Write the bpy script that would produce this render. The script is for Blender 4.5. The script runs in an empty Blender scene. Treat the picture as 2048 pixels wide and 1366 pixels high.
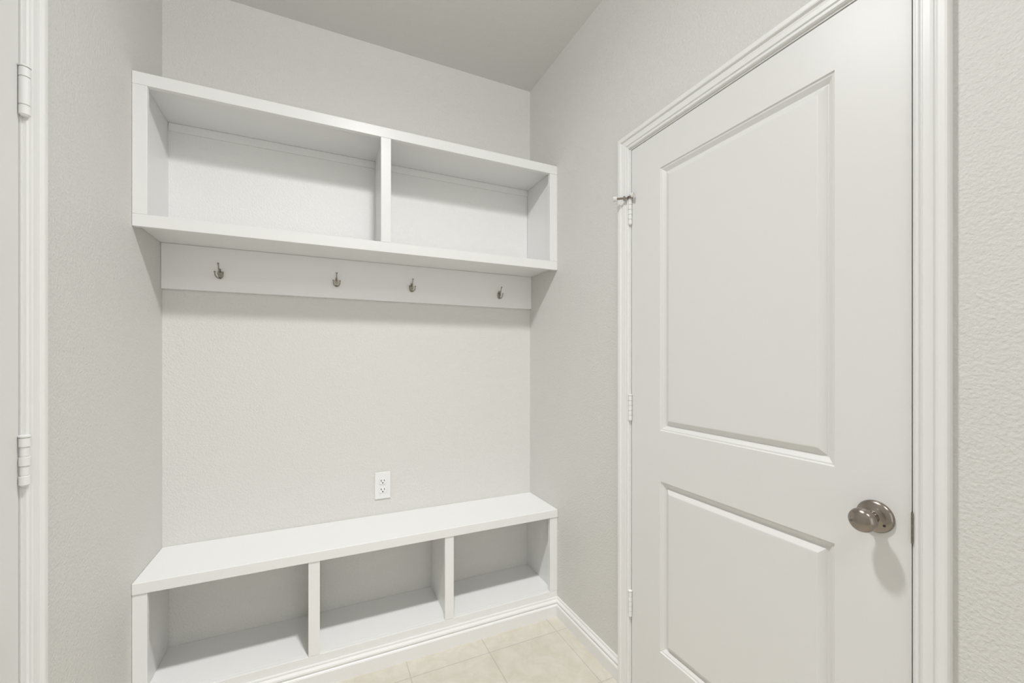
import bpy, bmesh, math, random
from mathutils import Vector
C = bpy.context.scene.collection
scene = bpy.context.scene
try:
    scene.view_settings.view_transform = 'Standard'
except Exception as e:
    print(e)

# ------------------------------------------------------------------ sizes (metres)
H = 1.252            # eye height
XR, XL = 1.065, -0.557
YB = 2.056           # alcove back wall
YF = 1.7625          # front face of the built-ins
YN = -1.7            # wall behind the viewer
ZC = 2.74

# ------------------------------------------------------------------ materials
def mat(name, col, rough=0.5, metal=0.0, bump=None, mott=None):
    m = bpy.data.materials.new(name); m.use_nodes = True
    n = m.node_tree.nodes; l = m.node_tree.links
    b = n['Principled BSDF']
    b.inputs['Base Color'].default_value = (*col, 1)
    b.inputs['Roughness'].default_value = rough
    b.inputs['Metallic'].default_value = metal
    tc = n.new('ShaderNodeTexCoord')
    if bump:
        scale, strength, dist = bump
        nz = n.new('ShaderNodeTexNoise'); nz.inputs['Scale'].default_value = scale
        nz.inputs['Detail'].default_value = 2.5; nz.inputs['Roughness'].default_value = 0.5
        l.new(tc.outputs['Object'], nz.inputs['Vector'])
        bp = n.new('ShaderNodeBump'); bp.inputs['Strength'].default_value = strength
        bp.inputs['Distance'].default_value = dist
        l.new(nz.outputs['Fac'], bp.inputs['Height']); l.new(bp.outputs['Normal'], b.inputs['Normal'])
    if mott:
        scale, c2 = mott
        nz = n.new('ShaderNodeTexNoise'); nz.inputs['Scale'].default_value = scale
        nz.inputs['Detail'].default_value = 4
        l.new(tc.outputs['Object'], nz.inputs['Vector'])
        mx = n.new('ShaderNodeMix'); mx.data_type = 'RGBA'
        l.new(nz.outputs['Fac'], mx.inputs[0])
        mx.inputs[6].default_value = (*col, 1); mx.inputs[7].default_value = (*c2, 1)
        l.new(mx.outputs[2], b.inputs['Base Color'])
    return m

M_wall = mat('wall_paint', (.645, .638, .612), .6, bump=(150, .8, .0026))
M_ceil = mat('ceiling_paint', (.665, .655, .632), .8, bump=(165, .5, .002))
M_trim = mat('trim_paint', (.770, .766, .754), .38, bump=(60, .06, .001))
M_shelf = mat('shelf_paint', (.785, .782, .771), .36, bump=(90, .10, .0008))
M_back = mat('white_textured_wall', (.785, .782, .768), .45, bump=(150, .75, .0022))
M_door = mat('door_paint', (.712, .707, .692), .42, bump=(150, .06, .0008))
M_plast = mat('white_plastic', (.76, .76, .75), .3)
M_dark = mat('dark_slot', (.03, .03, .03), .6)
M_nick = mat('satin_nickel', (.31, .275, .24), .23, 1.0, bump=(400, .02, .0003))
M_anti = mat('antique_nickel', (.50, .46, .39), .2, 1.0, mott=(300, (.10, .09, .07)))
M_rubber = mat('white_rubber', (.70, .69, .65), .6)

def tile_mat():
    m = bpy.data.materials.new('cream_floor_tile'); m.use_nodes = True
    n = m.node_tree.nodes; l = m.node_tree.links; b = n['Principled BSDF']
    tc = n.new('ShaderNodeTexCoord'); mp = n.new('ShaderNodeMapping')
    mp.inputs['Location'].default_value = (0.005+.333*4, -(1.652-.333*4)+.333, 0)
    l.new(tc.outputs['Object'], mp.inputs['Vector'])
    br = n.new('ShaderNodeTexBrick'); br.offset = 0; br.squash = 1
    br.inputs['Scale'].default_value = 1
    br.inputs['Brick Width'].default_value = .333; br.inputs['Row Height'].default_value = .333
    br.inputs['Mortar Size'].default_value = .0022; br.inputs['Mortar Smooth'].default_value = .1
    br.inputs['Color1'].default_value = (.60, .57, .495, 1); br.inputs['Color2'].default_value = (.585, .555, .48, 1)
    br.inputs['Mortar'].default_value = (.47, .45, .40, 1)
    l.new(mp.outputs['Vector'], br.inputs['Vector'])
    nz = n.new('ShaderNodeTexNoise'); nz.inputs['Scale'].default_value = 13; nz.inputs['Detail'].default_value = 8
    nz.inputs['Roughness'].default_value = .65; nz.inputs['Distortion'].default_value = .6
    l.new(tc.outputs['Object'], nz.inputs['Vector'])
    cr = n.new('ShaderNodeValToRGB')
    cr.color_ramp.elements[0].position = .35; cr.color_ramp.elements[0].color = (.93, .915, .88, 1)
    cr.color_ramp.elements[1].position = .62; cr.color_ramp.elements[1].color = (1.04, 1.04, 1.05, 1)
    l.new(nz.outputs['Fac'], cr.inputs['Fac'])
    mx = n.new('ShaderNodeMix'); mx.data_type = 'RGBA'; mx.blend_type = 'MULTIPLY'; mx.inputs[0].default_value = 1
    l.new(br.outputs['Color'], mx.inputs[6]); l.new(cr.outputs['Color'], mx.inputs[7])
    l.new(mx.outputs[2], b.inputs['Base Color'])
    b.inputs['Roughness'].default_value = .42
    bp = n.new('ShaderNodeBump'); bp.inputs['Strength'].default_value = .4; bp.inputs['Distance'].default_value = .001
    bp.invert = True
    l.new(br.outputs['Fac'], bp.inputs['Height']); l.new(bp.outputs['Normal'], b.inputs['Normal'])
    return m
M_tile = tile_mat()

# ------------------------------------------------------------------ helpers
def add_box(bm, x0, x1, y0, y1, z0, z1):
    vs = [bm.verts.new((x, y, z)) for x in (x0, x1) for y in (y0, y1) for z in (z0, z1)]
    for f in ((0,1,3,2), (4,6,7,5), (0,4,5,1), (2,3,7,6), (0,2,6,4), (1,5,7,3)):
        bm.faces.new([vs[i] for i in f])

def add_tube(bm, pts, radii, seg=12, caps=True):
    pts = [Vector(p) for p in pts]
    if not hasattr(radii, '__len__'): radii = [radii]*len(pts)
    rings = []; prev = None
    for i, p in enumerate(pts):
        a = pts[max(i-1, 0)]; b = pts[min(i+1, len(pts)-1)]
        t = (b-a).normalized()
        if prev is None:
            u = t.orthogonal().normalized()
        else:
            u = (prev - t*prev.dot(t)).normalized()
        prev = u; v = t.cross(u)
        rings.append([bm.verts.new(p + (u*math.cos(2*math.pi*k/seg) + v*math.sin(2*math.pi*k/seg))*radii[i]) for k in range(seg)])
    for r0, r1 in zip(rings, rings[1:]):
        for k in range(seg):
            bm.faces.new((r0[k], r0[(k+1) % seg], r1[(k+1) % seg], r1[k]))
    if caps:
        bm.faces.new(rings[0][::-1]); bm.faces.new(rings[-1])

def add_ball(bm, c, r, sx=1, sy=1, sz=1, seg=16):
    res = bmesh.ops.create_uvsphere(bm, u_segments=seg, v_segments=seg//2+2, radius=r)
    for v in res['verts']:
        v.co = Vector((v.co.x*sx+c[0], v.co.y*sy+c[1], v.co.z*sz+c[2]))

def add_prism(bm, prof, axis_pts):
    """prof: closed list of 3D points, extruded by a vector"""
    a = [bm.verts.new(p) for p in prof]; d = Vector(axis_pts)
    b = [bm.verts.new(Vector(p)+d) for p in prof]
    n = len(a)
    for i in range(n): bm.faces.new((a[i], a[(i+1) % n], b[(i+1) % n], b[i]))
    bm.faces.new(a[::-1]); bm.faces.new(b)

def obj(name, bm, m, parent=None, bevel=0, smooth=False, seg=2):
    bmesh.ops.recalc_face_normals(bm, faces=bm.faces)
    me = bpy.data.meshes.new(name); bm.to_mesh(me); bm.free()
    me.materials.append(m)
    o = bpy.data.objects.new(name, me); C.objects.link(o)
    if smooth:
        for p in me.polygons: p.use_smooth = True
        try: me.set_sharp_from_angle(angle=math.radians(40))
        except Exception: pass
    if bevel:
        md = o.modifiers.new('bevel', 'BEVEL'); md.width = bevel; md.segments = seg; md.limit_method = 'ANGLE'
    if parent: 
        o.parent = parent
        o.location = -parent.location if parent.parent is None else Vector((0,0,0))
    return o

def box(name, b, m, parent=None, bevel=.0012):
    bm = bmesh.new(); add_box(bm, *b); return obj(name, bm, m, parent, bevel)

def thing(name, label, cat, loc=(0,0,0), group=None, structure=False):
    o = bpy.data.objects.new(name, None); C.objects.link(o); o.location = loc
    o.empty_display_size = .05
    o['label'] = label; o['category'] = cat
    if group: o['group'] = group
    if structure: o['kind'] = 'structure'
    return o

def tag(o, label, cat, structure=False):
    o['label'] = label; o['category'] = cat
    if structure: o['kind'] = 'structure'
    return o

# ------------------------------------------------------------------ room shell
TH = .12
DR = (.415, 1.229, 2.037)      # right door slab: y0, y1, top
DL = (.386, 1.200, 2.037)      # left door slab
J = .018; G = .003
def wall_with_door(name, x0, x1, D, label):
    bm = bmesh.new()
    a, b, t = D[0]-G-J, D[1]+G+J, D[2]+G+J
    add_box(bm, x0, x1, YN, a, 0, ZC); add_box(bm, x0, x1, b, YB, 0, ZC)
    add_box(bm, x0, x1, a, b, t, ZC)
    tag(obj(name, bm, M_wall), label, 'wall', True)
wall_with_door('wall_right', XR, XR+TH, DR, 'pale grey textured wall holding the white panelled door with the knob')
wall_with_door('wall_left', XL-TH, XL, DL, 'pale grey textured wall at the left end of shelf and bench')
tag(box('wall_back', (XL-TH, XR+TH, YB, YB+TH, 0, ZC), M_wall, None, 0), 'pale grey textured wall behind the shelf, hooks and bench', 'wall', True)
tag(box('wall_front', (XL-TH, XR+TH, YN-TH, YN, 0, ZC), M_wall, None, 0), 'pale grey wall closing the room behind the viewer', 'wall', True)
tag(box('ceiling', (XL-TH, XR+TH, YN-TH, YB+TH, ZC, ZC+.1), M_ceil, None, 0), 'flat pale grey ceiling above the shelf', 'ceiling', True)
tag(box('floor', (XL-TH, XR+TH, YN-TH, YB+TH, -.1, 0), M_tile, None, 0), 'cream mottled square floor tiles', 'floor', True)

# ------------------------------------------------------------------ doors
def door_slab(name, wx, s, D, parent, panels):
    """wx wall plane, s=+1 for the right wall (room lies towards -x)"""
    y0, y1, zt = D; z0 = .008; d0 = .002; thick = .035
    P = lambda y, z, d: (wx + s*(d0+d), y, z)
    bm = bmesh.new()
    def quad(ya, yb, za, zb, d=0):
        bm.faces.new([bm.verts.new(P(*q, d)) for q in ((ya, za), (yb, za), (yb, zb), (ya, zb))])
    py0, py1 = panels[0][0], panels[0][1]
    quad(y0, py0, z0, zt); quad(py1, y1, z0, zt)
    zz = [z0]
    for p in sorted(panels, key=lambda p: p[2]): zz += [p[2], p[3]]
    zz.append(zt)
    for i in range(0, len(zz), 2): quad(py0, py1, zz[i], zz[i+1])
    prof = [(0, 0), (.0025, .0040), (.0065, .0045), (.013, .0095), (.0175, .0130), (.0205, .0130), (.036, .0025), (.0385, .002)]
    for (a, b, c, e) in panels:
        rings = []
        for o_, d in prof:
            rings.append([bm.verts.new(P(y, z, d)) for y, z in ((a+o_, c+o_), (b-o_, c+o_), (b-o_, e-o_), (a+o_, e-o_))])
        for r0, r1 in zip(rings, rings[1:]):
            for k in range(4): bm.faces.new((r0[k], r0[(k+1) % 4], r1[(k+1) % 4], r1[k]))
        bm.faces.new(rings[-1])
    # sides and back
    c = [(y0, z0), (y1, z0), (y1, zt), (y0, zt)]
    f = [bm.verts.new(P(*q, 0)) for q in c]; bk = [bm.verts.new(P(*q, thick)) for q in c]
    for k in range(4): bm.faces.new((f[k], f[(k+1) % 4], bk[(k+1) % 4], bk[k]))
    bm.faces.new(bk)
    bmesh.ops.remove_doubles(bm, verts=bm.verts, dist=1e-5)
    return obj(name, bm, M_door, parent)

def casing(name, wx, s, D, label):
    t = thing(name, label, 'door trim', (wx, (D[0]+D[1])/2, 0), structure=True)
    a, b, zt = D[0]-G, D[1]+G, D[2]+G
    # jamb
    bm = bmesh.new()
    X0, X1 = sorted((wx, wx+s*(TH+.0)))
    add_box(bm, X0, X1, a-J, a, 0, zt); add_box(bm, X0, X1, b, b+J, 0, zt); add_box(bm, X0, X1, a-J, b+J, zt, zt+J)
    obj('jamb', bm, M_trim, t)
    bm = bmesh.new()
    X0, X1 = sorted((wx+s*.040, wx+s*.075))
    add_box(bm, X0, X1, a, a+.012, 0, zt); add_box(bm, X0, X1, b-.012, b, 0, zt); add_box(bm, X0, X1, a+.012, b-.012, zt-.012, zt)
    obj('stop_strip', bm, M_trim, t)
    # moulded casing with mitred corners
    prof = [(0, 0), (0, .006), (.002, .009), (.006, .0095), (.0085, .0065), (.0110, .0065), (.0135, .0105), (.024, .0115), (.029, .0125),
            (.0310, .0115), (.0325, .0115), (.0350, .0175), (.038, .0185), (.047, .0185), (.0500, .0168), (.052, .013), (.052, 0)]
    rv = .005
    bm = bmesh.new(); cols = []
    for w, tt in prof:
        w += rv
        cols.append([bm.verts.new((wx-s*tt, y, z)) for y, z in ((a-w, 0), (a-w, zt+w), (b+w, zt+w), (b+w, 0))])
    for c0, c1 in zip(cols, cols[1:]):
        for k in range(3): bm.faces.new((c0[k], c0[k+1], c1[k+1], c1[k]))
    bm.faces.new([c[0] for c in cols]); bm.faces.new([c[3] for c in cols][::-1])
    obj('casing', bm, M_trim, t)
    return t

def hinge(parent, wx, s, yh, zc, kn=5, r=.0068, h=.092, notch=False):
    cx = wx - s*(r-.0023)
    bm = bmesh.new()
    add_tube(bm, [(cx, yh, zc-h/2-.003), (cx, yh, zc-h/2)], [r*.6, r*.9], 16)
    ed = [zc-h/2+k*h/kn for k in range(kn+1)]
    if kn == 3: ed = [zc-h/2, zc-h/2+.020, zc+h/2-.020, zc+h/2]
    for i, (a, b) in enumerate(zip(ed, ed[1:])):
        b -= .0015
        q = r*.80 if (notch and i % 2) else r
        add_tube(bm, [(cx, yh, a), (cx, yh, a+.0005), (cx, yh, b-.0005), (cx, yh, b)], [q*.93, q, q, q*.93], 16)
    add_tube(bm, [(cx, yh, zc-h/2), (cx, yh, zc+h/2)], r*.72, 12)
    hg = obj('hinge', bm, M_trim, parent, smooth=True)
    bm = bmesh.new()
    add_tube(bm, [(cx, yh, zc+h/2), (cx, yh, zc+h/2+.003), (cx, yh, zc+h/2+.005)], [r*1.1, r*1.1, r*.7], 16)
    obj('hinge_pin', bm, M_trim, hg, smooth=True)
    X0, X1 = sorted((cx, wx+s*.006))
    bm = bmesh.new(); add_box(bm, X0, X1, yh-.0007, yh+.0007, zc-h/2, zc+h/2)
    X0, X1 = sorted((wx, wx-s*.0022))
    add_box(bm, X0, X1, yh-.0007, yh+.0060, zc-h/2, zc+h/2)
    obj('hinge_leaf', bm, M_trim, hg)
    return hg

# right door
door = thing('door_1', 'white two-panel door with satin nickel knob in the right wall', 'door', (XR, .82, 0), structure=True)
pan = lambda D, st=.138: [(D[0]+st, D[1]-st-.006, 1.007, 1.913), (D[0]+st, D[1]-st-.006, .243, .832)]
door_slab('slab', XR, 1, DR, door, pan(DR, .136))
for z in (1.806, 1.071, .336): hinge(door, XR, 1, DR[1]+.0015, z)
# hinge pin door stop
cx, cy, cz = XR-.0045, DR[1]+.0015, 1.806+.046+.006
bm = bmesh.new()
add_tube(bm, [(cx, cy, cz-.003), (cx, cy, cz+.006)], .0102, 16)
add_tube(bm, [(cx, cy, cz+.001), (cx-.042, cy+.033, cz+.001)], .0040, 10)
add_tube(bm, [(cx-.014, cy+.0110, cz+.001), (cx-.020, cy+.0158, cz+.001)], .0088, 6)
add_tube(bm, [(cx, cy, cz+.001), (cx-.014, cy-.022, cz+.001)], .0042, 10)
st = obj('hinge_stop', bm, M_nick, door, smooth=True); st['label'] = 'nickel hinge pin stop arm'
bm = bmesh.new()
add_tube(bm, [(cx-.038, cy+.030, cz+.001), (cx-.049, cy+.0385, cz+.001)], [.0085, .0095], 14)
add_tube(bm, [(cx-.013, cy-.021, cz+.001), (cx-.009, cy-.030, cz+.001)], [.0076, .0085], 14)
obj('bumper', bm, M_rubber, st, smooth=True)
# knob
KY, KZ = .474, .921
def lathe_x(bm, x, y, z, prof, seg=40):
    rings = []
    for t, r in prof:
        rings.append([bm.verts.new((x-t, y+r*math.cos(2*math.pi*k/seg), z+r*math.sin(2*math.pi*k/seg))) for k in range(seg)])
    for r0, r1 in zip(rings, rings[1:]):
        for k in range(seg): bm.faces.new((r0[k], r0[(k+1) % seg], r1[(k+1) % seg], r1[k]))
    bm.faces.new(rings[0][::-1]); bm.faces.new(rings[-1])
bm = bmesh.new()
lathe_x(bm, XR+.002, KY, KZ, [(0,.0335), (.003,.0335), (.0055,.0325), (.0085,.028), (.010,.022), (.0115,.0145), (.013,.0125), (.026,.0115), (.030,.0125),
    (.034,.0165), (.039,.0212), (.045,.0240), (.051,.0246), (.056,.0234), (.060,.0203), (.063,.0155), (.0648,.009), (.0653,.002)])
kn = obj('door_knob', bm, M_nick, door, smooth=True); kn['label'] = 'satin nickel knob on a round plate'
bm = bmesh.new(); lathe_x(bm, XR+.002-.0083, KY-.019, KZ-.012, [(0,.003), (.0017,.003), (.002,.0022)], 14)
obj('release_hole', bm, M_dark, kn)

c1 = casing('trim_1', XR, 1, DR, 'white moulded casing around the door with the knob')
box('strike_plate', (XR-.003, XR+.028, DR[0]-G-.0005, DR[0]-.0008, .888, .950), M_anti, c1, 0)

# left door
door2 = thing('door_2', 'white door edge with painted hinges at the far left', 'door', (XL, .78, 0), structure=True)
door_slab('slab', XL, -1, DL, door2, pan(DL, .136))
for z in (1.805, 1.043, .336): hinge(door2, XL, -1, DL[1]+.0015, z, 3 if z > 1.5 else 5, .0088, .098, z < 1.5)
casing('trim_2', XL, -1, DL, 'white moulded casing beside the hinges at the far left')

# ------------------------------------------------------------------ baseboards
BP = [(0, 0), (.0145, 0), (.0145, .050), (.0125, .055), (.0095, .057), (.0095, .062), (.0120, .065), (.0110, .071), (.0075, .076), (.0055, .079), (.0055, .084), (.004, .088), (0, .088)]
def baseboard(name, kind, a, b, label):
    bm = bmesh.new()
    if kind == 'F':
        A = [bm.verts.new((XL+t, YF-t, z)) for t, z in BP]; B = [bm.verts.new((XR-t, YF-t, z)) for t, z in BP]
    elif kind == 'R':
        A = [bm.verts.new((XR-t, a, z)) for t, z in BP]; B = [bm.verts.new((XR-t, b-t, z)) for t, z in BP]
    elif kind == 'L':
        A = [bm.verts.new((XL+t, a, z)) for t, z in BP]; B = [bm.verts.new((XL+t, b-t, z)) for t, z in BP]
    n = len(BP)
    for i in range(n): bm.faces.new((A[i], A[(i+1) % n], B[(i+1) % n], B[i]))
    bm.faces.new(A[::-1]); bm.faces.new(B)
    tag(obj(name, bm, M_trim), label, 'baseboard', True)
baseboard('baseboard_back', 'F', 0, 0, 'white moulded baseboard along the foot of the bench')
baseboard('baseboard_right', 'R', DR[1]+G+.058, YF, 'short white baseboard between the bench and the door casing')
baseboard('baseboard_left', 'L', DL[1]+G+.058, YF, 'short white baseboard on the left wall below the bench end')

# ------------------------------------------------------------------ wall shelf
F = .019
sh = thing('wall_shelf', 'white built-in two-bay wall shelf spanning the alcove above the hooks', 'shelf', (.254, YB, 1.692))
e = .0005
xl, xr = XL+e, XR-e
box('back_panel', (xl+.02, xr-.02, YB-.004, YB-e, 1.727, 2.182), M_back, sh, 0)
box('top_panel', (xl, xr, YF+F, YB-e, 2.183, 2.202), M_shelf, sh)
box('bottom_panel', (xl, xr, YF+F, YB-e, 1.707, 1.726), M_shelf, sh)
box('side_panel', (xl, xl+.020, YF+F, YB-e, 1.7265, 2.1825), M_shelf, sh)
box('side_panel', (xr-.019, xr, YF+F, YB-e, 1.7265, 2.1825), M_shelf, sh)
box('divider', (.240, .260, YF+F, YB-.0045, 1.7265, 2.1825), M_shelf, sh)
box('cleat', (xl+.0205, .2395, YB-.010, YB-.0045, 2.150, 2.1825), M_back, sh)
box('cleat', (.2605, xr-.0195, YB-.010, YB-.0045, 2.150, 2.1825), M_back, sh)
box('top_rail', (xl, xr, YF, YF+F, 2.1605, 2.202), M_shelf, sh)
box('bottom_rail', (xl, xr, YF, YF+F, 1.692, 1.733), M_shelf, sh)
box('stile', (xl, XL+.040, YF+.0004, YF+F, 1.7332, 2.1603), M_shelf, sh)
box('stile', (XR-.042, xr, YF+.0004, YF+F, 1.7332, 2.1603), M_shelf, sh)
box('stile', (.2295, .2695, YF+.0004, YF+F, 1.7332, 2.1603), M_shelf, sh)

# ------------------------------------------------------------------ hook board
hb = box('hook_board', (xl, xr, YB-.018, YB-e, 1.529, 1.7065), M_shelf)
tag(hb, 'white horizontal board under the shelf carrying four coat hooks', 'board')

# ------------------------------------------------------------------ coat hooks
def make_hook(label, loc):
    t = thing('coat_hook', label, 'hook', loc, 'coat hooks on the white board')
    L = Vector(loc)
    def W(pts): return [Vector(p)+L for p in pts]
    out = [(-.0025,.014), (.0025,.014), (.004,.010), (.0035,.006), (.0075,.001), (.009,-.006), (.0065,-.016), (.003,-.025), (0,-.030),
           (-.003,-.025), (-.0065,-.016), (-.009,-.006), (-.0075,.001), (-.0035,.006), (-.004,.010)]
    bm = bmesh.new(); add_prism(bm, [(L.x+x, L.y, L.z+z) for x, z in out], (0, -.003, 0))
    obj('mounting_plate', bm, M_anti, t, bevel=.001)
    bm = bmesh.new()
    pts = [(0,-.002,.004), (0,-.009,-.001), (0,-.018,0), (0,-.025,.008), (0,-.028,.017), (0,-.033,.025)]
    add_tube(bm, W(pts), [.003,.0026,.0023,.0021,.002,.002], 12)
    add_ball(bm, L+Vector((0,-.0345,.0275)), .0038)
    obj('upper_prong', bm, M_anti, t, smooth=True)
    for s in (-1, 1):
        bm = bmesh.new()
        pts = [(0,-.003,-.023), (s*.004,-.008,-.027), (s*.010,-.013,-.023), (s*.0135,-.017,-.015), (s*.014,-.020,-.005)]
        add_tube(bm, W(pts), [.0024,.0022,.002,.0019,.0018], 10)
        add_ball(bm, L+Vector((s*.014,-.0208,-.003)), .0031)
        obj('lower_prong', bm, M_anti, t, smooth=True)
    bm = bmesh.new()
    for z in (.010, -.012):
        add_ball(bm, L+Vector((0,-.003,z)), .0024, 1, .5, 1, 12)
    obj('screw', bm, M_nick, t, smooth=True)
    return t
hook0 = make_hook('metal coat hook nearest the left end of the board', (-.3655, YB-.0181, 1.608))
for x, lab in ((.072, 'metal coat hook second from the left on the board'), (.408, 'metal coat hook third from the left, just right of the shelf divider'),
               (.8695, 'metal coat hook nearest the right end of the board')):
    r = hook0.copy(); C.objects.link(r); r.location = (x, YB-.0181, 1.608 if x < .8 else 1.603); r['label'] = lab
    for ch in list(hook0.children):
        c = ch.copy(); C.objects.link(c); c.parent = r

# ------------------------------------------------------------------ outlet
ox, oz = .2747, .654
ol = thing('wall_outlet', 'white duplex power outlet on the wall above the bench', 'outlet', (ox, YB, oz))
box('cover_plate', (ox-.0365, ox+.0365, YB-.006, YB-e, oz-.0635, oz+.0635), M_plast, ol, .003)
for k in (-1, 1):
    zc = oz+k*.0205
    pts = []
    for i in range(32):
        a = 2*math.pi*i/32; pts.append((ox+max(-.0168, min(.0168, .0185*math.cos(a))), YB-.0055, zc+max(-.0142, min(.0142, .0185*math.sin(a)))))
    bm = bmesh.new(); add_prism(bm, pts, (0, -.0035, 0)); bmesh.ops.remove_doubles(bm, verts=bm.verts, dist=1e-6)
    rc = obj('receptacle', bm, M_plast, ol, bevel=.0005)
    bm = bmesh.new()
    add_box(bm, ox-.0082, ox-.0055, YB-.0096, YB-.0088, zc-.001, zc+.0080)
    add_box(bm, ox+.0055, ox+.0082, YB-.0096, YB-.0088, zc, zc+.0072)
    add_tube(bm, [(ox, YB-.0088, zc-.0072), (ox, YB-.0096, zc-.0072)], .0029, 12)
    obj('socket_slots', bm, M_dark, rc)
bm = bmesh.new(); add_tube(bm, [(ox, YB-.0055, oz), (ox, YB-.0072, oz)], .003, 14)
obj('screw', bm, M_plast, ol)

# ------------------------------------------------------------------ bench
be = thing('storage_bench', 'white built-in bench with three open cubbies below the outlet', 'bench', (.254, YB, 0))
box('seat_top', (xl, xr, YF-.004, YB-e, .478, .516), M_shelf, be, .002)
box('side_panel', (xl, xl+.019, YF+F, YB-e, .1185, .4775), M_shelf, be)
box('side_panel', (xr-.019, xr, YF+F, YB-e, .1185, .4775), M_shelf, be)
for xc in (-.0165, .517):
    box('divider', (xc-.0095, xc+.0095, YF+F, YB-e, .1185, .4775), M_shelf, be)
    box('stile', (xc-.020, xc+.020, YF, YF+F, .1185, .4775), M_shelf, be)
box('stile', (xl, XL+.040, YF, YF+F, .1185, .4775), M_shelf, be)
box('stile', (XR-.042, xr, YF, YF+F, .1185, .4775), M_shelf, be)
box('bottom_panel', (xl, xr, YF+F, YB-e, .099, .118), M_shelf, be)
box('bottom_rail', (xl, xr, YF+.0006, YF+F-.0002, .0, .1183), M_shelf, be)

# ------------------------------------------------------------------ light
def light(name, typ, loc, energy, size=None, rot=None, col=(1,1,1), sizey=None, shape=None, falloff=None):
    ld = bpy.data.lights.new(name, typ); ld.energy = energy; ld.color = col
    if typ == 'POINT': ld.shadow_soft_size = size
    if typ == 'AREA':
        ld.size = size
        if shape: ld.shape = shape
        if sizey: ld.shape = 'RECTANGLE'; ld.size_y = sizey
    if falloff:
        ld.use_nodes = True
        nt = ld.node_tree; em = nt.nodes.get('Emission')
        f = nt.nodes.new('ShaderNodeLightFalloff'); f.inputs['Strength'].default_value = 1.0
        nt.links.new(f.outputs[falloff], em.inputs['Strength'])
    o = bpy.data.objects.new(name, ld); C.objects.link(o); o.location = loc
    if rot: o.rotation_euler = rot
    return o
light('ceiling_lamp', 'AREA', (.24, .82, 2.56), 3.7, .13, shape='DISK', falloff='Constant')
light('ceiling_bulb', 'POINT', (.24, .82, 2.54), 10.0, .06, falloff='Constant')
light('overhead_fill', 'AREA', (.25, -.7, 2.7), 10, .8, shape='DISK')  # added fill, no real fixture: shines down behind the viewer for floor bounce
light('rear_fill', 'AREA', (.25, -1.55, 1.1), 1.0, 1.4, (math.radians(90), 0, 0), (1, 1, 1), 1.8, falloff='Constant')  # added upright soft fill behind the camera, lifts the shaded parts; not a real lamp
w = bpy.data.worlds.new('world'); scene.world = w; w.use_nodes = True
w.node_tree.nodes['Background'].inputs[0].default_value = (.8, .85, .9, 1)
w.node_tree.nodes['Background'].inputs[1].default_value = .5

# ------------------------------------------------------------------ camera
cd = bpy.data.cameras.new('camera'); cam = bpy.data.objects.new('camera', cd); C.objects.link(cam)
cd.sensor_width = 36; cd.lens = 36*832/2048; cd.shift_y = 36/2048; cd.clip_start = .01
cam.location = (0, 0, H); cam.rotation_euler = (math.radians(90), 0, math.radians(-24.9))
scene.camera = cam
